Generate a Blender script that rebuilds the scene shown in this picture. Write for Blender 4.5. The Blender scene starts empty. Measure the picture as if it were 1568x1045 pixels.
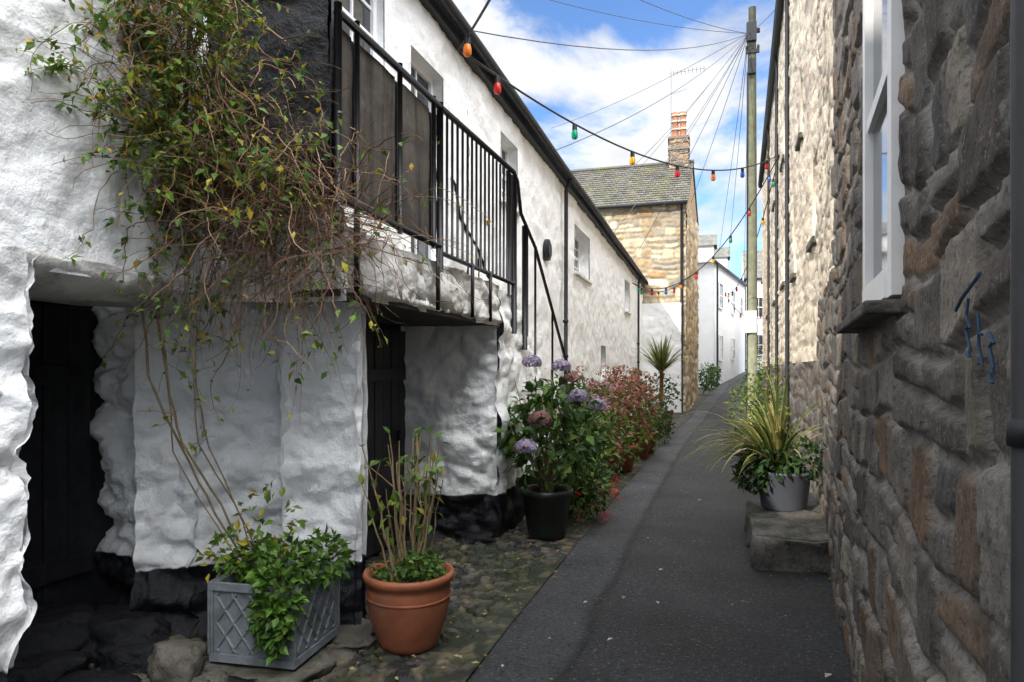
import bpy, math, random
from mathutils import Vector, noise, Matrix
random.seed(7)
R=random.random
def U(a,b): return a+(b-a)*random.random()
scene=bpy.context.scene
# ------------------------------------------------------------------ helpers
def srgb(r,g,b): 
    return tuple(((c/255.0)**2.2) for c in (r,g,b))
class MB:
    def __init__(s): s.v=[];s.f=[];s.c=[];s.m=[]
    def add(s,vs,fs,col=(1,1,1),mi=0,cols=None):
        b=len(s.v); s.v.extend([tuple(v) for v in vs])
        if cols: s.c.extend(cols)
        else: s.c.extend([col]*len(vs))
        for f in fs: s.f.append(tuple(i+b for i in f)); s.m.append(mi)
    def box(s,x0,x1,y0,y1,z0,z1,col=(1,1,1),mi=0):
        vs=[(x0,y0,z0),(x1,y0,z0),(x1,y1,z0),(x0,y1,z0),(x0,y0,z1),(x1,y0,z1),(x1,y1,z1),(x0,y1,z1)]
        s.add(vs,[(0,3,2,1),(4,5,6,7),(0,1,5,4),(1,2,6,5),(2,3,7,6),(3,0,4,7)],col,mi)
    def obox(s,o,u,n,a0,a1,z0,z1,d0,d1,col=(1,1,1),mi=0):
        o=Vector(o);u=Vector(u);n=Vector(n);Z=Vector((0,0,1));vs=[]
        for z in (z0,z1):
            for a,d in ((a0,d0),(a1,d0),(a1,d1),(a0,d1)):
                vs.append(o+u*a+n*d+Z*z)
        s.add(vs,[(0,3,2,1),(4,5,6,7),(0,1,5,4),(1,2,6,5),(2,3,7,6),(3,0,4,7)],col,mi)
    def tube(s,pts,r,sides=6,col=(1,1,1),mi=0):
        pts=[Vector(p) for p in pts]; n=len(pts); vs=[];fs=[]
        for i,p in enumerate(pts):
            t=(pts[min(i+1,n-1)]-pts[max(i-1,0)])
            if t.length<1e-7: t=Vector((0,0,1))
            t.normalize()
            a=Vector((0,0,1)) if abs(t.z)<.9 else Vector((1,0,0))
            x=t.cross(a).normalized(); y=t.cross(x)
            rr=r[i] if isinstance(r,(list,tuple)) else r
            for k in range(sides):
                an=2*math.pi*k/sides
                vs.append(p+x*math.cos(an)*rr+y*math.sin(an)*rr)
        for i in range(n-1):
            for k in range(sides):
                k2=(k+1)%sides
                fs.append((i*sides+k,i*sides+k2,(i+1)*sides+k2,(i+1)*sides+k))
        fs.append(tuple(range(sides))); fs.append(tuple((n-1)*sides+k for k in reversed(range(sides))))
        s.add(vs,fs,col,mi)
    def lathe(s,c,prof,n=32,col=(1,1,1),mi=0,sy=1.0):
        vs=[];fs=[]
        for r,z in prof:
            for k in range(n):
                an=2*math.pi*k/n; vs.append((c[0]+r*math.cos(an),c[1]+r*math.sin(an)*sy,c[2]+z))
        for i in range(len(prof)-1):
            for k in range(n):
                k2=(k+1)%n; fs.append((i*n+k,i*n+k2,(i+1)*n+k2,(i+1)*n+k))
        s.add(vs,fs,col,mi)
    def leaf(s,p,d,nrm,L,W,col,mi=0):
        d=d.normalized(); sd=d.cross(nrm)
        if sd.length<1e-4: sd=d.cross(Vector((1,0,.3)))
        sd.normalize(); up=sd.cross(d)
        m=p+d*L*.45
        vs=[p,m+sd*W*.5+up*W*.18,p+d*L-up*L*.12,m-sd*W*.5+up*W*.18,m]
        s.add(vs,[(0,4,1),(1,4,2),(0,3,4),(3,2,4)],col,mi)
    def obj(s,name,mats,parent=None,smooth=False,bevel=0):
        me=bpy.data.meshes.new(name); me.from_pydata(s.v,[],s.f)
        if not isinstance(mats,(list,tuple)): mats=[mats]
        for m in mats: me.materials.append(m)
        me.polygons.foreach_set('material_index',s.m)
        at=me.color_attributes.new('Col','FLOAT_COLOR','POINT')
        flat=[]
        for c in s.c: flat.extend((c[0],c[1],c[2],1.0))
        at.data.foreach_set('color',flat)
        if smooth: me.polygons.foreach_set('use_smooth',[True]*len(me.polygons))
        me.update()
        o=bpy.data.objects.new(name,me); scene.collection.objects.link(o)
        if parent: o.parent=parent
        if bevel:
            b=o.modifiers.new('Bevel','BEVEL'); b.width=bevel; b.segments=2; b.limit_method='ANGLE'
        return o
def empty(name):
    o=bpy.data.objects.new(name,None); scene.collection.objects.link(o); return o

def mat(name,base=(.5,.5,.5),rough=.8,scale=6,var=.25,bump=.3,bscale=40,dist=.01,col=False,dirt=None,
        metal=0,trans=0,plinth=None,streak=None,spec=.3,detail=6):
    m=bpy.data.materials.new(name); m.use_nodes=True; nt=m.node_tree; N=nt.nodes; L=nt.links
    bs=N['Principled BSDF']; out=N['Material Output']
    bs.inputs['Roughness'].default_value=rough; bs.inputs['Metallic'].default_value=metal
    bs.inputs['Specular IOR Level'].default_value=spec
    tc=N.new('ShaderNodeTexCoord'); vec=tc.outputs['Object']
    def nz(sc,det=detail,r=.6,v=vec):
        n=N.new('ShaderNodeTexNoise'); n.inputs['Scale'].default_value=sc; n.inputs['Detail'].default_value=det
        n.inputs['Roughness'].default_value=r; L.new(v,n.inputs['Vector']); return n.outputs['Fac']
    def mr(x,a,b,c,d):
        n=N.new('ShaderNodeMapRange'); L.new(x,n.inputs[0])
        for i,q in enumerate((a,b,c,d)): n.inputs[i+1].default_value=q
        return n.outputs[0]
    def mix(f,a,b,bt='MIX'):
        n=N.new('ShaderNodeMix'); n.data_type='RGBA'; n.blend_type=bt
        if hasattr(f,'links') or hasattr(f,'is_linked'): L.new(f,n.inputs[0])
        else: n.inputs[0].default_value=f
        for i,q in ((6,a),(7,b)):
            if isinstance(q,tuple): n.inputs[i].default_value=(q[0],q[1],q[2],1)
            else: L.new(q,n.inputs[i])
        return n.outputs[2]
    if col:
        at=N.new('ShaderNodeAttribute'); at.attribute_name='Col'; c=at.outputs['Color']
        if base!=(1,1,1) : c=mix(1.0,c,base,'MULTIPLY')
    else:
        r=N.new('ShaderNodeRGB'); r.outputs[0].default_value=(*base,1); c=r.outputs[0]
    f=mr(nz(scale),.3,.7,1-var,1+var)
    cc=N.new('ShaderNodeCombineColor'); 
    for i in range(3): L.new(f,cc.inputs[i])
    c=mix(1.0,c,cc.outputs[0],'MULTIPLY')
    if dirt:
        for (dc,ds,lo,hi,amt) in dirt:
            c=mix(mr(nz(ds),lo,hi,0,amt),c,dc)
    if streak:
        mp=N.new('ShaderNodeMapping'); L.new(vec,mp.inputs[0]); mp.inputs['Scale'].default_value=(9,9,.7)
        c=mix(mr(nz(1.0,5,.7,mp.outputs[0]),streak[1],streak[2],0,streak[3]),c,streak[0])
    if plinth:
        sp=N.new('ShaderNodeSeparateXYZ'); L.new(vec,sp.inputs[0])
        ad=N.new('ShaderNodeMath'); ad.operation='MULTIPLY_ADD'; L.new(nz(5),ad.inputs[0]); ad.inputs[1].default_value=-.06; L.new(sp.outputs[2],ad.inputs[2])
        k=mr(ad.outputs[0],plinth-.005-.03,plinth+.005-.03,1,0)
        k2=mr(ad.outputs[0],plinth,plinth+.25,.22,0)
        c=mix(k2,c,(.3,.29,.26))
        c=mix(k,c,(.014,.014,.016))
        L.new(mr(k,0,1,rough,.4),bs.inputs['Roughness'])
    L.new(c,bs.inputs['Base Color'])
    if bump:
        b=N.new('ShaderNodeBump'); b.inputs['Strength'].default_value=bump; b.inputs['Distance'].default_value=dist
        L.new(nz(bscale,8,.65),b.inputs['Height']); L.new(b.outputs[0],bs.inputs['Normal'])
    if trans:
        t=N.new('ShaderNodeBsdfTranslucent'); L.new(c,t.inputs[0]); ms=N.new('ShaderNodeMixShader'); ms.inputs[0].default_value=trans
        L.new(bs.outputs[0],ms.inputs[1]); L.new(t.outputs[0],ms.inputs[2]); L.new(ms.outputs[0],out.inputs[0])
    return m
def nf(p,s,o=0): return noise.noise(Vector((p[0]*s+o,p[1]*s+o*1.7,p[2]*s+o*.3)))
def fbm(p,s,o=0,n=3):
    r=0;a=1
    for i in range(n): r+=a*nf(p,s,o+i*7.1); a*=.5; s*=2.1
    return r
def frange(a,b,st):
    n=max(1,int(round((b-a)/st))); return [a+(b-a)*i/n for i in range(n+1)]
def relief(mb,p0,p1,q0,q1,z0,z1,n,st,hf,holes=(),stz=None,topf=None,mi=0,qs=None):
    """displaced wall sheet; q is the coordinate along the wall; hf(q,z,pos)->(h,col)"""
    p0=Vector((p0[0],p0[1],0));p1=Vector((p1[0],p1[1],0));n=Vector((n[0],n[1],0)).normalized()
    Q=qs[:] if qs else frange(q0,q1,st); Z=frange(z0,z1,stz or st)
    for h in holes:
        Q+= [h[0],h[1]]; Z+=[h[2],h[3]]
    def uq(l):
        l=sorted(l); o=[l[0]]
        for x in l[1:]:
            if x-o[-1]>1e-4:o.append(x)
        return o
    Q=uq(Q);Z=uq(Z); vs=[];cs=[]
    for q in Q:
        s=(q-q0)/(q1-q0); b=p0.lerp(p1,s)
        for z in Z:
            zz=min(z,topf(q)) if topf else z
            pos=Vector((b.x,b.y,zz)); h,c=hf(q,zz,pos); k=1.0
            for H in holes:
                dx=max(H[0]-q,q-H[1],0); dz=max(H[2]-z,z-H[3],0); k=min(k,math.hypot(dx,dz)/.06)
            k=max(0,min(1,k))
            vs.append(pos+n*(h*k)); cs.append(c)
    fs=[];nz_=len(Z); d=(p1-p0).cross(Vector((0,0,1)))
    flip=d.dot(n)<0
    for i in range(len(Q)-1):
        for j in range(nz_-1):
            cq=(Q[i]+Q[i+1])/2;cz=(Z[j]+Z[j+1])/2
            if any(H[0]<cq<H[1] and H[2]<cz<H[3] for H in holes): continue
            f=(i*nz_+j,(i+1)*nz_+j,(i+1)*nz_+j+1,i*nz_+j+1)
            fs.append(f[::-1] if flip else f)
    mb.add(vs,fs,mi=mi,cols=cs)
def reveal(mb,o,u,n,w,z0,z1,d,mi=0,col=(1,1,1)):
    o=Vector(o);u=Vector(u);n=Vector(n);Z=Vector((0,0,1))
    A=[o+Z*z0,o+u*w+Z*z0,o+u*w+Z*z1,o+Z*z1]; B=[a-n*d for a in A]
    mb.add(A+B,[(0,1,5,4),(1,2,6,5),(2,3,7,6),(3,0,4,7)],col,mi)
def window(name,parent,o,u,n,w,z0,z1,d,cols=2,rows=2,fw=.06):
    """sash window set back d in wall opening: frame, sashes, glazing bars, glass"""
    fr=MB()
    fr.obox(o,u,n,0,fw,z0,z1,-d-.06,-d);fr.obox(o,u,n,w-fw,w,z0,z1,-d-.06,-d)
    fr.obox(o,u,n,fw,w-fw,z1-fw,z1,-d-.06,-d);fr.obox(o,u,n,fw,w-fw,z0,z0+fw,-d-.06,-d+.01)
    zm=(z0+z1)/2; fr.obox(o,u,n,fw,w-fw,zm-.025,zm+.025,-d-.05,-d-.008)
    for i in range(1,cols):
        a=fw+(w-2*fw)*i/cols; fr.obox(o,u,n,a-.012,a+.012,z0+fw,z1-fw,-d-.045,-d-.014)
    for k in range(1,rows):
        if abs(k/rows-.5)<.01: continue
        z=z0+fw+(z1-z0-2*fw)*k/rows; fr.obox(o,u,n,fw,w-fw,z-.012,z+.012,-d-.047,-d-.017)
    fr.obj(name+'_frame',M['paintwhite'],parent)
    g=MB(); g.obox(o,u,n,.01,w-.01,z0+.01,z1-.01,-d-.04,-d-.03); g.obj(name+'_glass',M['glass'],parent)
# ------------------------------------------------------------------ materials
M={}
WD=[((.66,.63,.56),2.3,.57,.75,.45),((.50,.48,.43),14,.62,.8,.35),((.42,.37,.30),38,.65,.75,.5)]
M['white']=mat('whitewash',(.88,.88,.87),.75,5,.04,1.0,20,.018,dirt=WD,streak=((.46,.44,.40),.62,.82,.35))
M['whitep']=mat('whitewash_tarred_base',(.88,.88,.87),.75,5,.04,1.0,20,.018,dirt=WD,plinth=.43,streak=((.46,.44,.40),.62,.82,.35))
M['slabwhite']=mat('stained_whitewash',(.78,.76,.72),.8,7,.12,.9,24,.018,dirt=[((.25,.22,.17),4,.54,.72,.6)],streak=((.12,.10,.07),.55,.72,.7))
M['paintwhite']=mat('window_paint',(.80,.80,.80),.45,8,.05,.1,30,.003)
M['glass']=mat('window_glass',(.02,.025,.03),.06,4,.2,0,spec=.9)
M['blackpaint']=mat('black_paint',(.010,.010,.012),.42,20,.4,.4,60,.003)
M['tar']=mat('tarred_stone',(.012,.012,.014),.45,5,.5,1,16,.04)
M['door']=mat('black_door_boards',(.017,.017,.019),.5,12,.4,.4,50,.005,streak=((.05,.05,.05),.5,.75,.6))
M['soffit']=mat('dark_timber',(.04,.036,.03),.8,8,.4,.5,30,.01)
M['greyboard']=mat('weathered_board',(.085,.072,.06),.85,5,.25,.6,35,.008,streak=((.02,.017,.014),.46,.66,.85),dirt=[((.17,.15,.125),6,.56,.76,.5)])
M['iron']=mat('gutter_iron',(.016,.018,.021),.5,12,.3,.2,40,.003)
M['stone']=mat('granite_rubble',(.62,.62,.63),.9,14,.3,1.0,50,.014,col=True,dirt=[((.035,.03,.027),55,.54,.64,.6),((.33,.32,.30),75,.58,.66,.5),((.05,.042,.036),4,.52,.72,.45),((.24,.235,.20),11,.64,.72,.4)])
M['stonelit']=mat('pale_sunlit_granite',(1,1,1),.88,8,.2,1.0,30,.02,col=True,dirt=[((.30,.24,.17),26,.60,.70,.5),((.75,.72,.65),9,.6,.7,.4)])  # pale stone; on the near right wall its cream paints in sunlight
M['cobble']=mat('cobbles',(.72,.72,.70),.6,20,.3,.8,50,.01,col=True)
M['asphalt']=mat('asphalt',(.033,.034,.037),.6,1.3,.35,1.0,45,.03,col=True,dirt=[((.17,.17,.165),48,.585,.64,.75),((.004,.004,.005),36,.54,.62,.8),((.06,.056,.048),1.1,.54,.76,.5)])
M['ground']=mat('ground_soil',(.07,.065,.055),.9,1,.3,.5,20,.02)
M['slate']=mat('slate_roof',(.12,.12,.115),.7,3,.35,.5,20,.01,dirt=[((.20,.20,.09),3,.5,.7,.6)])
M['terra']=mat('terracotta',(.27,.09,.042),.5,7,.25,.3,50,.004,dirt=[((.36,.19,.12),6,.58,.75,.4),((.05,.04,.03),3,.56,.78,.6)])
M['greypot']=mat('grey_plastic_pot',(.10,.108,.13),.5,4,.1,.1,30,.002)
M['darkpot']=mat('dark_glazed_pot',(.02,.024,.02),.35,6,.3,.2,30,.003)
M['lead']=mat('lead_planter',(.20,.22,.235),.55,9,.3,.5,40,.005,metal=.2,dirt=[((.07,.08,.055),5,.48,.68,.75)])
M['leaf']=mat('foliage',(1,1,1),.5,30,.2,0,col=True,trans=.3)
M['stem']=mat('stems',(1,1,1),.85,40,.3,.3,80,.002,col=True)
M['petal']=mat('petals',(1,1,1),.7,30,.15,0,col=True,trans=.2)
M['soil']=mat('potting_soil',(.03,.022,.016),.95,30,.4,.8,60,.01)
M['wood']=mat('pole_wood',(.25,.26,.18),.85,6,.3,.4,30,.006,streak=((.12,.13,.08),.45,.7,.6))
M['cable']=mat('cable',(.015,.015,.018),.5,5,.1,0)
M['wire']=mat('thin_wire',(.06,.065,.075),.5,5,.1,0)
M['bulb']=mat('coloured_bulb',(1,1,1),.2,5,.1,0,col=True,spec=.6,trans=.25)
M['rock']=mat('boulder',(.11,.098,.08),.85,7,.4,1,26,.02,dirt=[((.03,.04,.015),3,.5,.65,.7)])
M['steps']=mat('granite_step',(.13,.12,.11),.85,22,.4,1,50,.015,dirt=[((.03,.04,.018),4,.46,.64,.85),((.3,.29,.27),60,.58,.68,.6)])
M['wfar']=mat('painted_render',(.80,.80,.79),.8,2,.05,.2,20,.01,streak=((.5,.5,.48),.6,.8,.3))
# ------------------------------------------------------------------ height functions
def sm_(e): 
    e=max(0,min(1,e)); return e*e*(3-2*e)
def h_white(q,z,p,amp=1.0):
    h=.022*fbm(p,1.8,3,3)+.014*fbm(p,7,11,3)
    d,pt=noise.voronoi(Vector((p.x*3+p.y*3+.5*nf(p,3),z*4.6+.5*nf(p,2.6,8),1.3)))
    h+=.012*(max(0,min(1,(d[1]-d[0])*3.0))**.7)*(.4+.6*sm_(.5+nf(p,1.1,3)*1.5))
    return h*amp,(1,1,1)
def h_lump(q,z,p,a=1.0):
    P=(p.x*1.2,p.y*1.2,z*1.5)
    h=.07*fbm(P,2.0,5,2)+.036*fbm(P,5,2,3)+.016*fbm(P,15,12,2)
    d,pt=noise.voronoi(Vector((q*2.3+.5*nf(p,2.5)+p.y,z*2.5+.6*nf(p,2,9),4.3)))
    e=max(0,min(1,(d[1]-d[0])*2.6)); h+=.08*(e**.55)*(.55+.45*sm_(.5+nf(p,1.3,6)*1.6))-.03
    return h*a,(1,1,1)
def HL(a,off=0): return lambda q,z,p:(h_lump(q,z,p)[0]*a+off,(1,1,1))
STONES=[srgb(134,127,120),srgb(154,145,134),srgb(138,118,100),srgb(112,109,107),srgb(160,150,136),srgb(142,116,94),srgb(122,116,111),srgb(142,136,130),srgb(104,96,90),srgb(128,121,114)]
def rubble(sx,sz,depth,seed=0,pal=STONES,mortar=srgb(168,164,158),joint=.02,rad=.035,cream=0.0,rough=.3,fine=.12):
    def f(q,z,p):
        a=q+.13*nf((q,z,0),1.5,seed)+.05*nf((q,z,0),4,seed+3)+.012*nf((q,z,0),15,seed+3)
        b=z+.15*nf((q,z,0),1.0,seed+5)+.05*nf((q,z,0),3.6,seed+9)+.012*nf((q,z,0),15,seed+13)
        v=b*sz; r=math.floor(v); fv=v-r
        rr=abs(noise.cell(Vector((r+.5,seed+.5,.5))))
        s_=sx*(.75+.6*rr); uu=a*s_+rr*37; uu+=.32*nf((uu,r*5.3,0),.9,seed)
        c=math.floor(uu); fu=uu-c
        i1=abs(noise.cell(Vector((c+.5,r+.5,seed+7.5)))); hgt=1/sz; sub=0; wid=1/s_
        if i1>.66: fv*=2; sub=math.floor(fv); fv-=sub; hgt*=.5
        elif i1<.22: fu*=2; sub=math.floor(fu); fu-=sub; wid*=.5
        r1=abs(noise.cell(Vector((c+.5,r+.5,seed+20.5+sub)))); r2=abs(noise.cell(Vector((c+.5,r+.5,seed+40.5+sub)))); r3=abs(noise.cell(Vector((c+.5,r+.5,seed+60.5+sub))))
        du=min(fu,1-fu)*wid; dv=min(fv,1-fv)*hgt
        e=rad-math.hypot(rad-du,rad-dv) if (du<rad and dv<rad) else min(du,dv)
        k=sm_((e-.006)/joint)
        h=depth*k*(.45+.8*r2)+rough*depth*fbm((q,z,seed),5,2,3)+fine*depth*fbm((q,z,seed),20,2,2)
        h+=depth*k*1.0*((fv-.5)*(r1-.5)+(fu-.5)*(r3-.5))
        cc=pal[int(r1*997)%len(pal)]; s=.72+.5*r3+.25*nf((q,z,0),6,seed)
        cc=tuple(mortar[i]*(1-k)+cc[i]*s*k for i in range(3))
        if cream:
            t=cream*(1 if nf((q,z,0),1.6,4)>-.2 else .6)
            cc=tuple(cc[i]*(1-t)+CREAM[i]*t for i in range(3))
        return h,cc
    return f
CREAM=(.80,.70,.56)
def G(y):
    return 0 if y<23 else (.07*(y-23) if y<45 else 1.54)
# ------------------------------------------------------------------ ground, road, cobbles
g=MB(); xs=[-400,-60,-12,-4,0,4,12,60,400]; ys=[-400,-40,0,10,23,34,45,80,400]
vs=[(x,y,G(y)-.05) for y in ys for x in xs]
fs=[(j*9+i,j*9+i+1,(j+1)*9+i+1,(j+1)*9+i) for j in range(8) for i in range(8)]
g.add(vs,fs); g.obj('ground',M['ground'])
def LE(y):
    P=[(-8,-1.25),(4,-1.24),(8,-1.2),(13,-1.1),(18,-.95),(24,-.65),(34,.25),(45,2.1),(60,4)]
    for a,b in zip(P,P[1:]):
        if a[0]<=y<=b[0]: return a[1]+(b[1]-a[1])*(y-a[0])/(b[0]-a[0])
    return P[-1][1]
r=MB(); Y=frange(-8,12,.08)+frange(12.2,58,.4); nx=80; vs=[];fs=[];cs=[]
for y in Y:
    l=LE(y)+.05*nf((0,y,0),2)+.04*nf((0,y,0),7); rr=max(1.7,l+2.3) if y>8 else 1.7
    seam=LE(y)+.5+.04*nf((0,y,0),1.4)+.015*nf((0,y,0),6)
    for i in range(nx):
        x=l+(rr-l)*i/(nx-1); vs.append((x,y,G(y)+.014*fbm((x,y,0),.9,1,3)-.012*math.exp(-((x-l)/.25)**2)-.008*math.exp(-((x-seam)/.03)**2)))
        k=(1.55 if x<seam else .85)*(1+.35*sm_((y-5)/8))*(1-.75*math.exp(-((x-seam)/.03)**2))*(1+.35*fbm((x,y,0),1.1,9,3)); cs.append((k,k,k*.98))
for j in range(len(Y)-1):
    for i in range(nx-1): fs.append((j*nx+i,j*nx+i+1,(j+1)*nx+i+1,(j+1)*nx+i))
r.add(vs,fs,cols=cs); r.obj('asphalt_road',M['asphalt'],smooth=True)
COB=[srgb(78,77,76),srgb(104,98,90),srgb(56,56,60),srgb(120,108,90),srgb(46,46,46),srgb(88,80,68)]
cb=MB()
def cobgrid(y0,y1,x0,st):
    Y=frange(y0,y1,st); X=[i for i in frange(0,1,st/(abs(x0)-1.2))]; vs=[];cs=[];fs=[]
    for y in Y:
        l=LE(y)+.03
        for t in X:
            x=x0+(l-x0)*t
            d,pt=noise.voronoi(Vector((x*12.5+.8*nf((x,y,0),5),y*10.5+.8*nf((x,y,0),4,3),.5)))
            e=sm_((d[1]-d[0])/.2)
            rr=noise.cell(pt[0]*11.3+Vector((.2,.4,.1)))
            c=COB[int(abs(rr)*997)%len(COB)]; mossy=nf((x,y,0),1.2)+.4*nf((x,y,0),6)>.0
            m=(.022,.034,.010) if mossy else (.024,.02,.015)
            k=e*(.55 if mossy else 1)
            cs.append(tuple(m[i]*(1-k)+c[i]*k for i in range(3)))
            edge=min(1,(1-t)*10)
            vs.append((x,y,G(y)+(-.010+.028*e*(.3+.9*abs(rr))+.012*fbm((x,y,0),14,4,2))*edge+.03*fbm((x,y,0),1.5,4,3)*edge+.002))
    n=len(X)
    for j in range(len(Y)-1):
        for i in range(n-1): fs.append((j*n+i,j*n+i+1,(j+1)*n+i+1,(j+1)*n+i))
    cb.add(vs,fs,cols=cs)
cobgrid(1.6,8,-3.9,.017); cobgrid(8,24.5,-2.8,.05)
cb.obj('cobbled_gutter',M['cobble'],smooth=False)
lt=MB()
for i in range(60):
    x=U(-1.2,.8);y=2.8+U(0,1)**1.3*14; a=U(0,6.28)
    c=random.choice([(.6,.57,.5),(.35,.25,.1),(.25,.17,.07),(.6,.55,.4)])
    L=U(.015,.045) if R()<.8 else U(.05,.075)
    lt.leaf(Vector((x,y,.026)),Vector((math.cos(a),math.sin(a),.1)),Vector((U(-.4,.4),U(-.4,.4),1)),L,L*.5,c)
for i in range(260):
    x=U(-2.0,-1.1);y=U(2.8,14); a=U(0,6.28); L=U(.02,.05)
    lt.leaf(Vector((x,y,.04)),Vector((math.cos(a),math.sin(a),.2)),Vector((U(-.5,.5),U(-.5,.5),1)),L,L*.5,random.choice([(.3,.2,.08),(.2,.13,.06),(.4,.33,.15)]))
lt.obj('fallen_leaves',M['leaf'])
# ------------------------------------------------------------------ LEFT white cottage row
cot=empty('whitewashed_cottage_row')
FP0=(-2.72,-6.);FP1=(-2.35,24.4)
def FX(y): return FP0[0]+(FP1[0]-FP0[0])*(y+6)/30.4
def E(y): return 5.08-.024*(y-5.9)
def fpt(y): return (FX(y),y)
w=MB()
relief(w,fpt(-6),fpt(1.4),-6,1.4,2.0,5.25,(1,0),.25,h_white,topf=E)
relief(w,fpt(1.4),fpt(3.32),1.4,3.32,2.0,5.2,(1,0),.02,lambda q,z,p:(h_white(q,z,p)[0]*1.35,(1,1,1)),topf=E)
holesB1=[(4.35,5.1,3.75,4.85),(5.6,6.35,2.34,4.5)]
relief(w,fpt(3.32),fpt(7.0),3.32,7.0,2.3,5.2,(1,0),.035,h_white,holes=holesB1,topf=E)
holesB2=[(8.2,8.95,3.75,4.6),(12.7,14.3,3.45,4.35),(15.7,16.4,1.35,2.15),(19.8,20.9,3.3,4.2)]
relief(w,fpt(7.0),fpt(24.4),7.0,24.4,0,5.2,(1,0),.06,lambda q,z,p:(h_white(q,z,p)[0]*1.2,(1,1,1)),holes=holesB2,topf=E)
u=(0,1,0);n=(1,0,0)
for H in holesB1+holesB2:
    reveal(w,(FX(H[0])+.0,H[0],0),u,n,H[1]-H[0],H[2],H[3],.3)
w.obj('upper_walls',M['white'],cot,smooth=True)
k=0
for H,d,c,rw in ((holesB1[0],.06,2,4),(holesB1[1],.1,2,4),(holesB2[0],.12,3,4),(holesB2[1],.2,3,4),(holesB2[2],.2,1,2),(holesB2[3],.2,2,4)):
    window('window_%d'%k,cot,(FX(H[0]),H[0],0),u,n,H[1]-H[0],H[2],H[3],d,c,rw); k+=1
s=MB()
for H in (holesB1[0],holesB2[0],holesB2[1],holesB2[3]): s.box(FX(H[0])-.25,FX(H[0])+.07,H[0]-.06,H[1]+.06,H[2]-.06,H[2]-.002)
s.obj('sills',M['slabwhite'],cot,bevel=.008)
rf=MB()
a=E(-6)+.04;b=E(24.5)+.04; y0,y1=-6,24.5
rf.add([(FX(y0)+.13,y0,a),(FX(y1)+.13,y1,b),(-6.4,y1,b+2.2),(-6.4,y0,a+2.2),(FX(y0)+.13,y0,a+.05),(FX(y1)+.13,y1,b+.05),(-6.4,y1,b+2.25),(-6.4,y0,a+2.25)],
        [(0,1,2,3),(7,6,5,4),(0,4,5,1),(1,5,6,2),(3,7,4,0)])
rf.add([(-6.4,-6,7.2),(-6.4,24.5,6.8),(-10.4,24.5,4.5),(-10.4,-6,5)],[(0,1,2,3)])
rf.obj('slate_roof',M['slate'],cot)
gt=MB()
gt.tube([(FX(y)+.17,y,E(y)-.01+.012*math.sin(y)) for y in (1.6,3,5,7,9,11,13,15,17,19,21,24.4)],.055,10)
fas=MB()
ys=[1.6,5,9,13,17,21,24.4]
for a,b in zip(ys,ys[1:]):
    fas.add([(FX(a)+.09,a,E(a)-.12),(FX(b)+.09,b,E(b)-.12),(FX(b)+.09,b,E(b)+.04),(FX(a)+.09,a,E(a)+.04),(FX(a)-.02,a,E(a)-.12),(FX(b)-.02,b,E(b)-.12)],[(0,1,2,3),(0,4,5,1)])
fas.obj('fascia',M['iron'],cot)
for y,zb in ((11.6,0),(22.5,0)):
    gt.tube([(FX(y)+.17,y,E(y)-.05),(FX(y)+.09,y,E(y)-.25),(FX(y)+.08,y,zb)],.035,8)
    for z in (zb+.6,zb+1.8,zb+2.4): gt.lathe((FX(y)+.08,y,z),[(.035,0),(.05,0),(.05,.05),(.035,.05)],10)
gt.obj('gutter_and_downpipes',M['iron'],cot,smooth=True)
v=MB(); v.tube([(FX(10.5)+.0,10.5,3.48),(FX(10.5)+.06,10.5,3.48)],.17,20); v.tube([(FX(10.5)+.06,10.5,3.48),(FX(10.5)+.08,10.5,3.48)],.12,20)
v.obj('round_vent',M['iron'],cot)
# --- lower cross walls, alcoves
lw=MB()
relief(lw,(-3.8,3.50),(-2.93,3.32),0,.89,-.05,2.06,(-.1,-1),.02,HL(1.3))
relief(lw,(-3.20,3.18),(-2.28,3.86),0,1.15,-.05,2.06,(.5,-.85),.02,HL(1.05,.0))
relief(lw,(-2.47,3.54),(-2.03,3.70),0,.47,-.05,2.03,(.3,-1),.018,HL(.65,-.0))
relief(lw,(-2.47,3.95),(-2.45,3.50),0,.45,-.05,2.03,(-1,0),.03,HL(.5,-.01))
relief(lw,(-2.04,3.67),(-2.10,3.86),0,.2,-.05,2.03,(1,0),.02,HL(.35,-.01))
relief(lw,(-2.08,3.86),(-2.8,4.0),0,.75,-.05,2.03,(0,1),.05,h_white)
relief(lw,(-2.80,5.84),(-1.92,6.08),0,.9,-.05,2.05,(.2,-1),.02,HL(.8))
def ST(y): return 2.34 if y<6.6 else max(.02,2.34-.74*(y-6.6))
relief(lw,(-1.91,6.04),(-1.91,9.75),6.04,9.75,-.05,2.34,(1,0),.028,HL(.6),topf=ST)
relief(lw,(-2.6,1.2),(-2.6,2.03),0,.83,-.05,2.05,(1,0),.02,HL(.8))
relief(lw,(-2.58,2.03),(-3.0,2.06),0,.42,-.05,2.05,(0,1),.02,HL(.9))
lw.obj('lower_walls',M['whitep'],cot,smooth=True)
ov=MB()
vs=[];fs=[];Yv=frange(-1,3.34,.03); K=8
for y in Yv:
    for k in range(K):
        a=k/(K-1)*math.pi*.5
        hh=.05*fbm((0,y,a),2.5,7,4)
        vs.append((FX(y)+.04+hh-.2*(1-math.cos(a))*1.0,y,2.07-.13*math.sin(a)+hh*.8))
    vs.append((-3.85,y,2.0))
for j in range(len(Yv)-1):
    for k in range(K): fs.append((j*(K+1)+k,(j+1)*(K+1)+k,(j+1)*(K+1)+k+1,j*(K+1)+k+1))
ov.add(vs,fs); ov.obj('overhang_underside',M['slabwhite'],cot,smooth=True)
dr=MB()
for i in range(13):
    y=1.3+i*.16; dr.box(-3.80,-3.745+.006*(i%2),y,y+.150,0,1.98)
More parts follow.
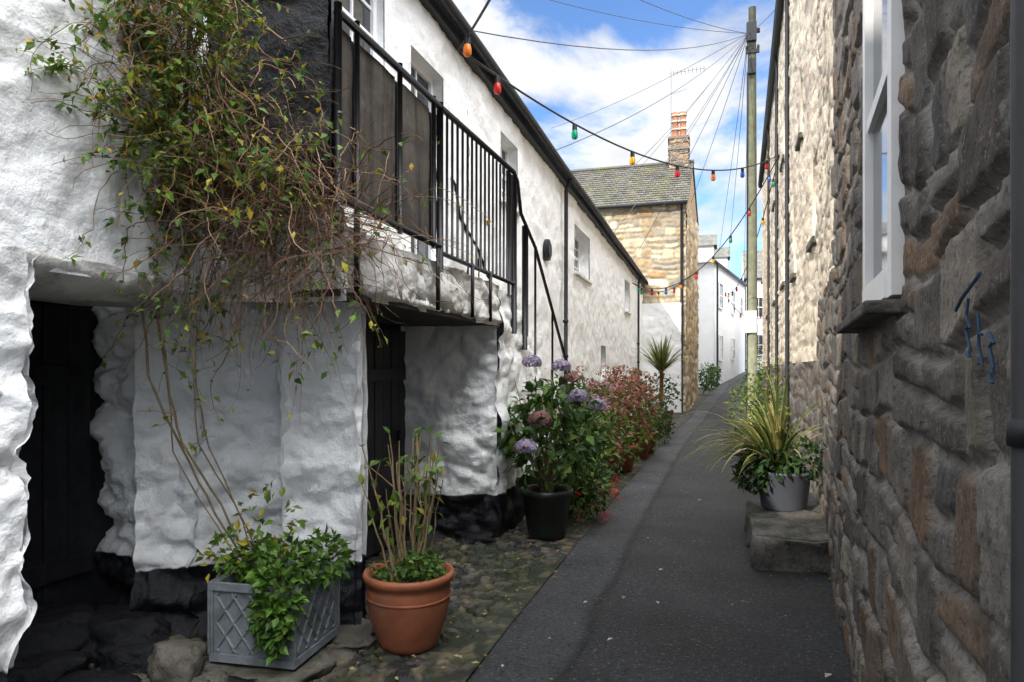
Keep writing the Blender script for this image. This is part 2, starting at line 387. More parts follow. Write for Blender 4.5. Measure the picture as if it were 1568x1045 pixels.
dr.box(-3.74,-3.70,1.3,3.35,.35,.47); dr.box(-3.74,-3.70,1.3,3.35,1.5,1.62); dr.box(-3.85,-3.802,-1,3.6,-.05,2.1)
for i in range(13):
    y=3.85+i*.155; dr.box(-2.80,-2.75+.004*(i%2),y,y+.146,.03,1.95)
dr.box(-2.745,-2.72,4.62,5.8,.3,.4); dr.box(-2.745,-2.72,4.62,5.8,1.5,1.6); dr.box(-2.85,-2.802,3.8,6,-.05,2.1)
dr.box(-2.73,-2.69,5.62,5.66,.95,1.05)
dr.obj('boarded_doors',M['door'],cot,bevel=.004)
sl=MB()
sl.box(-2.75,-1.925,3.34,6.06,2.04,2.32)
relief(sl,(-1.9,3.30),(-1.9,6.1),3.30,6.1,2.0,2.38,(1,0),.02,lambda q,z,p:(h_lump(q,z,p)[0]*.55-.02+(-.04 if z<2.03 else 0),(1,1,1)))
relief(sl,(-2.75,3.2),(-1.9,3.30),-2.75,-1.9,1.97,2.55,(0,-1),.02,lambda q,z,p:(h_lump(q,z,p)[0]*.5-.02,(1,1,1)))
relief(sl,(-1.9,6.08),(-2.7,6.1),0,.8,1.98,2.38,(0,1),.05,h_white)
sl.obj('balcony_slab',M['slabwhite'],cot,smooth=True)
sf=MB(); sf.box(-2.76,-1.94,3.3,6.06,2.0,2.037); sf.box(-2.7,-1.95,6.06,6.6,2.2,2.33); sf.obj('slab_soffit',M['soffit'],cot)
stp=MB()
for i in range(12):
    y=6.55+i*.26; z=2.30-i*.192
    if z>0.05: stp.box(-2.66,-1.96,y,y+.28,-.04,z-.1)
stp.obj('outside_stair',M['steps'],cot,bevel=.01)
bp=MB()
relief(bp,(-2.78,3.04),(-1.92,3.16),0,.87,2.5,3.6,(.14,-1),.03,HL(.35))
bp.add([(-2.78,3.06,2.5),(-1.92,3.18,2.5),(-1.92,3.24,2.5),(-2.78,3.16,2.5),(-2.78,3.06,3.6),(-1.92,3.18,3.6),(-1.92,3.24,3.6),(-2.78,3.16,3.6)],[(0,3,2,1),(4,5,6,7),(1,2,6,5),(2,3,7,6)])
bp.tube([(-2.75,3.1,3.6),(-2.3,3.15,3.63),(-1.95,3.2,3.6)],.06,10)
bp.obj('balcony_end_panel',M['tar'],cot,smooth=True)
rl=MB(); X=-1.88
rl.tube([(X,3.17,3.47),(X,4.58,3.49),(X,6.5,3.55)],.024,8)
rl.tube([(X,4.58,2.44),(X,6.5,2.44)],.018,6)
rl.tube([(X,3.17,2.50),(X,4.58,2.48)],.022,6)
for i in range(18):
    y=4.60+i*(1.88/17); rl.tube([(X,y,2.44),(X+.004*R(),y,3.50)],.0105,6)
for y,zb,rr in ((3.18,2.3,.022),(3.38,2.45,.016),(3.92,2.45,.018),(4.46,2.45,.018),(4.58,2.3,.026),(6.5,1.95,.03),(6.32,2.3,.016)):
    rl.tube([(X,y,zb),(X,y,3.52)],rr,8)
for y in (3.36,4.52,5.25,5.72): rl.box(X-.0,X+.02,y-.018,y+.018,2.02,2.46)
for xx in (X,-2.55):
    rl.tube([(xx,6.5,3.55),(xx,6.62,3.5),(xx,6.75,3.2),(xx,7.35,2.95),(xx,9.0,1.72),(xx,9.5,1.4),(xx,9.55,.4)],.02,8)
    for y in (7.0,7.35,8.2,9.0):
        z=3.1 if y<7.3 else 2.95-.745*(y-7.35)
        rl.tube([(xx,y,ST(y)-.1),(xx,y,z)],.014,6)
rl.tube([(X,6.9,1.8),(X,6.9,3.1)],.03,8)
rl.obj('iron_railing',M['blackpaint'],cot,smooth=True)
pn=MB()
for a,b in ((3.19,3.37),(3.40,3.90),(3.94,4.44),(4.47,4.57)):
    relief(pn,(X-.025,a),(X-.025,b),a,b,2.5,3.43,(1,0),.05,lambda q,z,p:(.010*fbm(p,5,3,2),(1,1,1)))
    pn.box(X-.055,X-.045,a,b,2.5,3.43)
pn.obj('railing_boards',M['greyboard'],cot)
# unseen tall building added behind the viewer to shade the near lane
bb=empty('added_shade_building'); b=MB(); b.box(-8,2.6,-11,-6.3,0,9.6); b.obj('walls',M['wfar'],bb)
b=MB(); b.add([(-8.2,-6.1,9.5),(2.8,-6.1,9.5),(2.8,-8.0,11.2),(-8.2,-8.0,11.2),(2.8,-11.2,9.5),(-8.2,-11.2,9.5)],[(0,1,2,3),(3,2,4,5),(1,4,2),(0,3,5)]); b.obj('roof',M['slate'],bb)
for i,x in enumerate((-5.5,-3,-.5)): window('window_%d'%i,bb,(x,-6.3,0),(1,0,0),(0,1,0),.9,4,5.3,-.07,2,4)
# ------------------------------------------------------------------ rocks
import bmesh
def rock(name,c,s,m,seed,flat=1.0,parent=None):
    bm=bmesh.new(); bmesh.ops.create_icosphere(bm,subdivisions=4,radius=1)
    for v in bm.verts:
        k=1+.36*fbm(v.co,1.5,seed,4)
        q=v.co*k; q.z=max(-.55,min(.62*flat+.06*nf(v.co,3,seed),q.z))
        v.co=Vector((q.x*s[0],q.y*s[1],q.z*s[2]))+Vector(c)
    me=bpy.data.meshes.new(name); bm.to_mesh(me); bm.free(); me.materials.append(m)
    me.polygons.foreach_set('use_smooth',[True]*len(me.polygons))
    o=bpy.data.objects.new(name,me); scene.collection.objects.link(o)
    if parent:o.parent=parent
    return o
rock('boulder',(-2.64,2.88,.1),(.13,.11,.15),M['rock'],2)
pl=empty('base_rocks')
for i,(c,s) in enumerate((((-3.2,3.05,.1),(.28,.2,.2)),((-3.5,2.9,.12),(.22,.25,.22)),((-2.95,2.95,.06),(.2,.16,.14)),((-3.35,2.65,.05),(.25,.2,.12)),((-2.9,2.6,.03),(.25,.2,.08)),((-2.1,6.0,.02),(.2,.12,.1)))):
    rock('rock_%d'%i,c,s,M['tar'],i*3+1,parent=pl)
lg=empty('stone_ledge')
for i,(c,s) in enumerate((((-2.3,3.15,.0),(.36,.34,.13)),((-2.65,2.75,-.01),(.3,.2,.09)),((-2.1,3.55,.0),(.3,.3,.12)),((-3.1,2.3,0),(.35,.25,.06)))):
    rock('slab_%d'%i,c,s,M['rock'],i*5+20,flat=.8,parent=lg)
# ------------------------------------------------------------------ RIGHT near stone cottage
rs=empty('granite_cottage')
A0=(.38,.6);A1=(1.12,8.0)
def rq(y): s=(y-.6)/7.4; return (A0[0]+(A1[0]-A0[0])*s,y)
un=Vector((A1[0]-A0[0],A1[1]-A0[1],0)).normalized(); nn=Vector((-un.y,un.x,0))
rh=[(2.25,3.08,1.82,3.3),(6.8,7.2,3.7,4.3)]
qs=[];y=.6
while y<5.3: qs.append(y); y+=max(.007,.0055*y)
qs.append(5.3)
w=MB()
RP=dict(sx=2.9,sz=4.3,depth=.026,seed=3)
hr=rubble(**RP); hc_=rubble(cream=.85,**RP)
relief(w,A0,rq(5.3),.6,5.3,-.05,3.6,(nn.x,nn.y),.02,hr,holes=[rh[0]],stz=.0125,qs=qs)
relief(w,A0,rq(5.3),.6,5.3,3.6,5.8,(nn.x,nn.y),.04,hr,stz=.03,qs=qs[::2]+[5.3])
# bare stone below; cream colour above stands in for sunlight on the same wall
def split(q): return 2.35
relief(w,rq(5.3),A1,5.3,8.0,-.05,2.3,(nn.x,nn.y),.03,hr,stz=.02)
relief(w,rq(5.3),A1,5.3,8.0,2.3,5.8,(nn.x,nn.y),.03,hc_,holes=[rh[1]],stz=.025,mi=1)
for H in rh:
    o=rq(H[0]); L=(H[1]-H[0])/un.y
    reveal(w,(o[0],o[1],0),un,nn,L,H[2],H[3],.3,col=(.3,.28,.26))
relief(w,(1.12,8.0),(1.3,8.0),1.12,1.3,-.05,5.8,(0,1),.05,rubble(3.4,5.6,.03,3))
w.obj('rubble_wall',[M['stone'],M['stonelit']],rs,smooth=True)
o=rq(2.25); window('sash_window',rs,(o[0],o[1],0),un,nn,.83/un.y,1.82,3.3,-.035,1,2,fw=.09)
sb=MB(); o=rq(2.25); sb.obox((o[0],o[1],0),un,nn,-.02,1.25,1.765,1.805,-.2,.11); sb.obj('slate_sill',M['steps'],rs,bevel=.008)
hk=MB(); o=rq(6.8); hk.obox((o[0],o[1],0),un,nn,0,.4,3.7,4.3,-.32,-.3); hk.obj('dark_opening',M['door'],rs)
rr=MB(); rr.add([(.2,.3,5.82),(1.0,8.1,5.82),(5,8.1,8.3),(5,.3,8.3)],[(0,1,2,3)]); rr.obj('roof',M['slate'],rs)
dp=MB(); dp.tube([(.392,1.035,-.05),(.392,1.035,5.6)],.018,12)
for z in (.9,1.5,2.6): dp.lathe((.392,1.035,z),[(.018,0),(.023,0),(.023,.035),(.018,.035)],12)
dp.obj('downpipe',M['iron'],rs,smooth=True)
rp=MB()
for j in range(3):
    rp.tube([(rq(1.25)[0]-.055+.006*j,1.24-.03*j+.01*math.sin(t*2+j),1.70-.012*t-.02*j+.012*math.cos(t*1.7+j)) for t in range(8)],.0025,5)
rp.tube([(rq(1.3)[0]-.05,1.33,1.70),(rq(1.3)[0]-.06,1.27,1.715),(rq(1.25)[0]-.055,1.19,1.745)],.003,6)
rp.obj('blue_rope',mat('blue_rope_fibre',(.03,.07,.13),.8,40,.3,.5,200,.002))
# ------------------------------------------------------------------ RIGHT far row
rt=empty('cream_terrace')
B0=(1.2,8.0);B1=(2.05,30.)
ub=Vector((B1[0]-B0[0],B1[1]-B0[1],0)).normalized(); nb=Vector((-ub.y,ub.x,0))
def bq(y): s=(y-8)/22; return (B0[0]+(B1[0]-B0[0])*s,y)
bh=[(8.9,9.6,3.2,4.3),(10.9,11.5,5.1,6.1),(12.2,12.9,3.2,4.4),(15,16,3.4,4.9),(15,16,6,7.3),(19,20,3.4,4.9),(19,20,6,7.3),(24,25,3.4,4.9)]
w=MB(); BP=dict(sx=2.4,sz=3.6,depth=.04,seed=8,joint=.04,rad=.06)
relief(w,B0,B1,8,30,-.05,1.7,(nb.x,nb.y),.06,rubble(**BP),stz=.045)
relief(w,B0,B1,8,30,1.7,9.2,(nb.x,nb.y),.06,rubble(cream=.92,**BP),holes=bh,stz=.05,mi=1)
for H in bh:
    o=bq(H[0]); reveal(w,(o[0],o[1],0),ub,nb,(H[1]-H[0]),H[2],H[3],.25,col=CREAM,mi=1)
relief(w,(1.2,8.0),(5,8.0),1.2,5,3,9.2,(0,-1),.1,rubble(cream=.9,**BP),mi=1)
w.obj('walls',[M['stone'],M['stonelit']],rt,smooth=True)
for i,H in enumerate(bh):
    o=bq(H[0]); window('window_%d'%i,rt,(o[0],o[1],0),ub,nb,(H[1]-H[0]),H[2],H[3],.12,2,4)
gg=MB(); gg.tube([(bq(y)[0]-.12,y,9.15) for y in (8,15,22,30)],.07,8)
for y in (13.6,17.5,22.5): gg.tube([(bq(y)[0]-.1,y,9.1),(bq(y)[0]-.07,y,8.8),(bq(y)[0]-.07,y,.1)],.038,8)
gg.obj('gutter_and_downpipes',M['iron'],rt,smooth=True)
rr=MB(); rr.add([(1.0,7.9,9.2),(1.85,30.1,9.2),(5.5,30.1,12),(5.5,7.9,12),(1.0,7.9,9.28),(1.85,30.1,9.28),(5.5,30.1,12.1),(5.5,7.9,12.1)],[(0,1,2,3),(7,6,5,4),(0,4,5,1),(0,3,7,4)]); rr.obj('roof',M['slate'],rt)
ss=MB()
for H in bh:
    o=bq(H[0]); ss.obox((o[0],o[1],0),ub,nb,-.05,H[1]-H[0]+.05,H[2]-.08,H[2]-.003,-.2,.08)
ss.obj('sills',M['steps'],rt)
# ------------------------------------------------------------------ stone house with chimney
sh=empty('stone_house')
PAL2=[srgb(196,180,150),srgb(212,197,166),srgb(172,158,134),srgb(190,158,118),srgb(150,142,130),srgb(202,184,150),srgb(160,138,108)]
w=MB()
hf=rubble(1.7,2.9,.05,14,pal=PAL2,mortar=srgb(160,148,128),joint=.05,rad=.09)
relief(w,(-5.9,24.6),(-.87,24.6),-5.9,-.87,-.05,7.5,(0,-1),.045,hf)
relief(w,(-.87,24.6),(-.56,29.4),24.6,29.4,-.05,7.5,(1,0),.08,hf)
w.add([(-.87,24.6,7.5),(-.56,29.4,7.5),(-.72,27,9.4)],[(0,1,2)],col=srgb(150,130,105))
w.obj('walls',M['stonelit'],sh,smooth=True)
ro=MB(); 
def slates(mb,p00,p10,p11,p01,nu,nv):
    p00,p10,p11,p01=[Vector(p) for p in (p00,p10,p11,p01)]
    nrm=(p10-p00).cross(p01-p00).normalized()
    for j in range(nv):
        for i in range(nu):
            off=.5*(j%2)
            a=max(0,(i+off)/nu);b=min(1,(i+1+off)/nu-.002); c=j/nv;d=min(1,(j+1.15)/nv)
            if a>=b: continue
            f=lambda s,t:p00.lerp(p10,s).lerp(p01.lerp(p11,s),t)
            lift=nrm*(.03+.01*R()); k=U(.75,1.3)
            vs=[f(a,c)+lift,f(b,c)+lift,f(b,d)+nrm*.004,f(a,d)+nrm*.004,f(a,c),f(b,c)]
            mb.add(vs,[(0,1,2,3),(0,4,5,1)],col=(k,k,k*U(.9,1)))
M['slates']=mat('slates',(.10,.096,.085),.85,2,.3,.6,16,.02,col=True,dirt=[((.12,.115,.05),1.5,.47,.67,.7),((.19,.19,.155),9,.6,.72,.5)])
slates(ro,(-6.1,24.4,7.42),(-.78,24.4,7.42),(-.66,27,9.5),(-6.1,27,9.5),30,18)
ro.add([(-6.1,24.4,7.4),(-.78,24.4,7.4),(-.66,27,9.48),(-6.1,27,9.48),(-.5,29.6,7.4),(-6.1,29.6,7.4)],[(0,1,2,3),(3,2,4,5)])
ro.tube([(-6.1,27,9.52),(-.64,27,9.52)],.09,6)
ro.obj('slate_roof',M['slates'],sh)
gg=MB(); gg.tube([(-6,24.33,7.38),(-.8,24.33,7.38)],.07,8); gg.tube([(-1.0,24.33,7.3),(-1.0,24.5,7.0),(-1.0,24.5,.1)],.05,8); gg.obj('gutter_and_downpipes',M['iron'],sh,smooth=True)
c=MB(); hc=rubble(3.0,6,.04,22,pal=[srgb(150,120,100),srgb(120,100,85),srgb(165,140,115),srgb(110,100,92)],mortar=srgb(150,140,125))
relief(c,(-1.55,26.7),(-.85,26.7),0,.7,8.6,10.4,(0,-1),.035,hc);relief(c,(-.85,26.7),(-.85,27.3),0,.6,8.6,10.4,(1,0),.04,hc);relief(c,(-1.55,27.3),(-1.55,26.7),0,.6,8.6,10.4,(-1,0),.04,hc)
c.box(-1.6,-.8,26.65,27.35,9.95,10.03,col=(.2,.17,.14));c.box(-1.6,-.8,26.65,27.35,10.38,10.46,col=(.2,.17,.14))
c.obj('chimney_stack',M['stonelit'],sh)
c=MB()
for xx in (-1.34,-1.06):
    c.lathe((xx,27,10.45),[(.15,0),(.13,.1),(.12,.3),(.14,.32),(.14,.38),(.12,.4),(.12,.6),(.14,.62),(.14,.68),(.12,.7),(.12,.84),(.15,.88),(.15,1.0),(.1,1.02),(.1,.9)],16,col=(.36,.15,.08))
    for zz in (.32,.62,.86): c.lathe((xx,27,10.45+zz),[(.145,0),(.155,.01),(.155,.05),(.145,.06)],16,col=(.62,.52,.40))
c.obj('chimney_pots',mat('chimney_pot_clay',(1,1,1),.7,3,.25,.2,20,.01,col=True),sh,smooth=True)
ae=MB(); ae.tube([(-1.5,27,10),(-1.5,27,13.2)],.018,6); ae.tube([(-1.6,27,13.0),(-.2,27.2,13.15)],.014,5)
for i in range(9):
    x=-1.4+i*.14; ae.tube([(x,26.75+.02*i,13.0+.015*i),(x,27.3+.02*i,13.0+.015*i)],.008,4)
ae.tube([(-1.5,27,12.2),(-.9,27,12.35)],.01,4)
ae.obj('tv_aerial',mat('aluminium',(.3,.3,.3),.4,5,.1,0,metal=.8),sh)
w=MB(); relief(w,(-2.5,24.35),(-1.02,24.35),-2.5,-1.02,0,3.9,(0,-1),.06,h_white); relief(w,(-1.02,24.35),(-1.0,24.7),0,.35,0,3.9,(1,0),.06,h_white)
w.box(-2.5,-1.03,24.36,24.6,3.7,3.89); w.obj('whitewashed_lower_wall',M['white'],sh,smooth=True)
# ------------------------------------------------------------------ far white houses
def farhouse(name,P,zb,ze,zr,wins):
    e=empty(name); b=MB(); P=[Vector((p[0],p[1],0)) for p in P]
    vs=[(p.x,p.y,zb) for p in P]+[(p.x,p.y,ze) for p in P]
    b.add(vs,[(0,1,5,4),(1,2,6,5),(2,3,7,6),(3,0,4,7)])
    m03=(P[0]+P[3])/2; m12=(P[1]+P[2])/2
    b.obj('walls',M['wfar'],e)
    r=MB(); q=[(v.x,v.y,ze) for v in P]; r1=(m03.x,m03.y,zr); r2=(m12.x,m12.y,zr)
    def ex(v,c,k): return (c[0]+(v[0]-c[0])*k,c[1]+(v[1]-c[1])*k,v[2])
    cen=((P[0]+P[2])/2); q=[ex(v,cen,1.04) for v in q]; r1=ex(r1,cen,1.04); r2=ex(r2,cen,1.04)
    r.add(q+[r1,r2],[(0,1,5,4),(2,3,4,5)]); r.obj('slate_roof',M['slate'],e)
    g=MB(); g.add([q[0],q[3],r1,q[1],q[2],r2],[(0,1,2),(3,5,4)]); g.obj('gable_ends',M['wfar'],e)
    g=MB(); g.tube([q[0],q[1]],.08,6); g.tube([(q[0][0]+.1,q[0][1]+.3,ze),(q[0][0]+.1,q[0][1]+.3,zb)],.05,6); g.obj('gutter',M['iron'],e)
    i=0
    for (pa,pb,a0,a1,z0,z1) in wins:
        A=P[pa];B=P[pb]; uu=(B-A).normalized(); nn_=Vector((uu.y,-uu.x,0)); mid=(P[0]+P[2])/2
        if nn_.dot(A-mid)<0: nn_=-nn_
        o=A+uu*a0; window('window_%d'%i,e,(o.x,o.y,0),uu,nn_,a1-a0,z0,z1,-.07,2,2); i+=1
    return e
f=farhouse('white_house',[(.1,34),(1.95,44),(-3.0,46),(-4.8,35)],.4,6.7,8.6,[(0,1,1.2,2.2,4.6,5.9),(0,1,5,6,4.6,5.9),(0,1,1.2,2.2,2.0,3.3),(0,1,5,6,2.1,3.3),(0,1,8,8.8,4.7,5.8)])
dm=MB()
for t in (.25,.65):
    x=.1+1.85*t-.9;y=34+10*t
    dm.box(x-.5,x+.45,y-.55,y+.55,6.7,7.9)
dm.obj('dormers',M['wfar'],f)
dm=MB()
for t in (.25,.65):
    x=.1+1.85*t-.9;y=34+10*t
    dm.add([(x-.6,y-.7,7.85),(x+.6,y-.7,7.85),(x+.6,y,8.5),(x-.6,y,8.5),(x+.6,y+.7,7.85),(x-.6,y+.7,7.85)],[(0,1,2,3),(3,2,4,5),(1,4,2),(0,3,5)])
    dm.box(x+.46,x+.48,y-.35,y+.35,6.95,7.7)
dm.obj('dormer_roofs',M['slate'],f)
farhouse('white_house',[(2.2,48),(8,49),(8,55),(2.2,54)],1.2,7.6,10,[(0,1,.3,1.3,5,6.4),(0,1,.3,1.3,2.5,3.9)])
farhouse('white_house',[(2.6,31),(2.9,42),(8,42),(8,31)],0,6.6,9,[(0,1,2,3,4.6,5.8)])
farhouse('white_house',[(-9,30),(-1.0,30.2),(-1.0,33.6),(-9,34)],0,7.2,8.8,[])
# ------------------------------------------------------------------ telegraph pole + wires
tp=empty('telegraph_pole'); PX,PY=1.08,20.
b=MB(); b.tube([(PX,PY,-.1),(PX,PY,4),(PX,PY,11.6)],[.15,.13,.1],14); b.obj('pole',M['wood'],tp,smooth=True)
b=MB(); b.box(PX-.06,PX+.2,PY-.05,PY+.05,10.9,11.0); b.box(PX-.18,PX+.18,PY-.14,PY-.06,10.3,10.4)
for x in (-.15,.0,.15): b.lathe((PX+x,PY-.1,10.4),[(.02,0),(.035,.03),(.035,.1),(0,.13)],8)
b.box(PX-.16,PX+.1,PY-.25,PY-.1,10.6,11.1); b.box(PX-.12,PX+.08,PY-.25,PY-.1,9.7,10.1); b.tube([(PX-.14,PY-.05,0),(PX-.13,PY-.05,9.8)],.02,5)
b.obj('fittings',M['iron'],tp)
b=MB(); b.box(PX-.2,PX+.1,PY-.2,PY-.17,2.6,3.2); b.obj('notice',M['paintwhite'],tp)
wr=MB()
def sagline(a,b,s,n=14): 
    a=Vector(a);b=Vector(b)
    return [a.lerp(b,i/n)-Vector((0,0,4*s*(i/n)*(1-i/n))) for i in range(n+1)]
top=(PX-.1,PY,10.9)
for e_,s_ in (((-2.7,6.9,5.3),.35),((-3.2,5.2,6.2),.3),((-2.5,10.5,5.0),.3),((-2.5,14,4.9),.25),((-2.45,17,4.85),.2),((-2.4,21,4.75),.2),((-3.5,24.4,7.6),.15),((-1.2,26.7,10),.1),((-.7,25,7.5),.1),((.3,34.5,7),.2),((.8,38,7),.2),((1.9,44,7),.2),((1.5,14,8.9),.1),((-6,26,11),.2),((-5.5,12,9.5),.3)):
    wr.tube(sagline(top,e_,s_),.008,4)
wr.obj('overhead_wires',M['wire'])
def festoon(a,b,s,nb,off=.5,extra=None):
    e=empty('festoon_lights'); c=MB(); p=sagline(a,b,s,30); 
    c.tube(p,.013,5); bl=MB()
    cols=[(.6,.02,.02),(0,.3,.14),(.8,.45,.02),(.65,.03,.05),(.8,.22,.02),(.02,.12,.5)]
    for i in range(nb):
        t=(i+off)/nb; j=t*30; k=int(j); q=p[k].lerp(p[min(k+1,30)],j-k)
        c.lathe((q.x,q.y,q.z-.085),[(.0,.085),(.03,.08),(.034,0),(.0,0)],8)
        bl.lathe((q.x,q.y,q.z-.2),[(0,0),(.028,.008),(.042,.03),(.042,.075),(.034,.115)],12,col=cols[(i+festoon.k)%6])
    festoon.k+=2
    c.obj('cable',M['cable'],e); bl.obj('bulbs',M['bulb'],e,smooth=True)
festoon.k=0
Apt=(-2.5,6.6,4.9);Bpt=(1.52,17,6.6)
festoon(Apt,Bpt,.75,7,.4)
festoon.k=4; festoon(Apt,(.9,1.5,5.5),.35,5,.3)
festoon.k=5; festoon(Bpt,(-2.3,20.8,4.2),1.2,9)
festoon.k=1; festoon(Bpt,(.6,36,5.5),1.1,9)
festoon.k=1; festoon((-2.3,20.8,4.2),(-1.0,24.3,4.6),.3,3)
festoon.k=1; festoon((.7,37,5.5),(2.6,33,4.6),.9,7)
# ------------------------------------------------------------------ plants
def pick(p,v=.35):
    c=random.choice(p); k=U(1-v,1+v); return (c[0]*k,c[1]*k,c[2]*k)
GREEN=[(.06,.13,.02),(.09,.17,.03),(.05,.10,.02),(.12,.19,.03)]
DKGREEN=[(.025,.06,.018),(.035,.08,.022),(.055,.10,.03)]
YGREEN=[(.20,.27,.03),(.13,.22,.03),(.32,.27,.03),(.10,.18,.03)]
REDBR=[(.24,.065,.045),(.30,.12,.07),(.17,.07,.04),(.12,.13,.03),(.33,.15,.10),(.16,.10,.05)]
def rv(): 
    while 1:
        v=Vector((U(-1,1),U(-1,1),U(-1,1)))
        if .05<v.length<1: return v.normalized()
def cloud(mb,blobs,n,size,pal,aspect=.6,up=.4,shell=.55):
    for i in range(n):
        c,rd=random.choice(blobs)
        d=rv(); k=(shell+(1-shell)*R())*(1+.35*nf(d,2.2,c[0]*5+c[1]))
        p=Vector((c[0]+d.x*rd[0]*k,c[1]+d.y*rd[1]*k,c[2]+d.z*rd[2]*k))
        dd=(d*.8+rv()*.8+Vector((0,0,-.2))); nr=Vector((0,0,1))*up+rv()*.6+d*.4
        L=size*U(.55,1.25); c2=pick(pal)
        mb.leaf(p,dd,nr,L,L*aspect,c2)
def stems(mb,base,tops,r=.006,col=(.12,.09,.05),wig=.05):
    for t in tops:
        b=Vector(base)+Vector((U(-.05,.05),U(-.05,.05),0)); t=Vector(t); pts=[]
        for i in range(7):
            s=i/6; pts.append(b.lerp(t,s)+Vector((U(-1,1),U(-1,1),0))*wig*s*(1-s)*2+Vector((0,0,.1*s*(1-s))))
        mb.tube(pts,[r*(1-.6*i/6) for i in range(7)],5,col)
def flowerhead(mb,c,r,pal,n=130):
    c=Vector(c)
    for i in range(n):
        d=rv(); 
        if d.z<-.45: d.z=-d.z
        p=c+Vector((d.x*r,d.y*r,d.z*r*.75)); col=pick(pal,.3)
        a=d.cross(rv()).normalized(); b=d.cross(a)
        for q in (a,b,-a,-b): mb.leaf(p+d*U(0,.006),q+d*.15,d,r*.24,r*.22,col)
vine=empty('climbing_rose')
sm=MB(); lf=MB(); pts_all=[]; outer=[]
def yl(x): return 3.02+.14*(x+2.78)-.05 if x<-1.84 else 9
def clampv(p):
    if p.y<3.1 and p.x<-2.60 and p.z>1.95: p.x=-2.60+U(0,.04)
    if p.x<-1.83 and p.z>1.9:
        l=yl(p.x)
        if p.y>l: p.y=l-U(0,.05)
    if p.y>3.3 and p.x<-1.84 and p.z<=1.9: p.y=3.25
    return p
def grow(p,d,L,r,col,grav,wig,sides=3):
    pts=[p.copy()]; n=int(L/.05)
    for i in range(n):
        d=(d+rv()*wig+Vector((0,0,-grav))).normalized(); p=clampv(p+d*.05); pts.append(p.copy())
    if len(pts)>2:
        sm.tube(pts,[r*(1-.6*i/len(pts)) for i in range(len(pts))],sides,col)
        pts_all.extend(pts)
    return pts
BR=[(.15,.08,.045),(.22,.12,.07),(.10,.06,.04),(.28,.18,.11)]
cent=[((-2.20,2.95,2.5),(.22,.12,.26),1.2),((-2.38,2.85,2.9),(.2,.14,.3),.9),((-1.98,3.0,2.35),(.18,.1,.18),.8),((-2.45,2.7,3.3),(.14,.2,.35),.6),((-1.81,3.45,2.42),(.02,.25,.1),.25)]
ws=[c[2] for c in cent]
for i in range(950):
    c,s_,_=random.choices(cent,ws)[0]
    p=clampv(Vector((random.gauss(c[0],s_[0]),random.gauss(c[1],s_[1]),random.gauss(c[2],s_[2]))))
    d=rv(); d.y=-abs(d.y)*.6; grow(p,d,U(.25,.75),U(.0018,.0042),pick(BR),.09,.42)
for i in range(120):
    c=random.choice([(-2.45,2.7,3.1),(-2.4,2.75,2.6),(-2.3,2.8,3.4),(-2.1,2.95,2.3),(-2.5,2.6,2.8)])
    d=Vector((U(-.5,.5),U(-1.2,0),U(-.2,1))); outer+=grow(Vector(c)+rv()*.12,d,U(.4,.8),.003,pick(BR),.07,.25)
for i in range(34):
    p=Vector((U(-2.55,-1.85),U(2.75,3.1),U(1.95,2.3))); grow(p,Vector((U(-.3,.3),U(-.3,.2),-1)),U(.3,.75),.0022,pick(BR),.15,.22)
for i in range(14):
    p=Vector((U(-2.1,-1.8),U(3.0,3.2),U(2.0,2.4))); outer+=grow(p,Vector((U(.1,.6),U(0,.5),U(-1,.1))),U(.3,.6),.0025,pick(BR),.12,.22)
trunkpts=[]
for k in range(5):
    o_=Vector((U(-.05,.05),U(-.05,.05),0))
    P=[(-2.38,3.2,.5),(-2.5,3.1,.85),(-2.60,2.96,1.2),(-2.70+.05*k,2.86,1.55),(-2.66+.04*k,2.83,1.9),(-2.5+.05*k,2.8,2.2),(-2.35,2.85,2.6)]
    P=[Vector(q)+o_*(1+j*.4)+rv()*.025 for j,q in enumerate(P)]
    Q=[]
    for a,b in zip(P,P[1:]):
        for t in range(4): Q.append(a.lerp(b,t/4)+rv()*.006)
    sm.tube(Q,.0065 if k<2 else .004,6,(.2,.15,.09)); trunkpts.extend(Q[8:])
for q in trunkpts[::3]: grow(q.copy(),rv(),U(.15,.4),.002,pick(BR),.05,.35)
sm.obj('tangled_stems',M['stem'],vine)
for i in range(13500):
    p=random.choice(pts_all) if R()<.72 else random.choice(outer)
    w_=.15+.85*max(0,min(1,(p.z-2.2)/.9))+(.6 if p.x<-2.42 else 0)+(.3 if p.z<1.8 else 0)
    if R()>w_ or nf(p,4.5)<-.12: continue
    L=U(.024,.062); col=pick(YGREEN if R()<.45 else GREEN,.35)
    if R()<.07: col=(.42,.28,.02)
    lf.leaf(p+rv()*.014,rv()+Vector((0,0,-.3)),Vector((0,-.4,1))+rv()*.7,L,L*.55,col)
lf.obj('leaves',M['leaf'],vine)
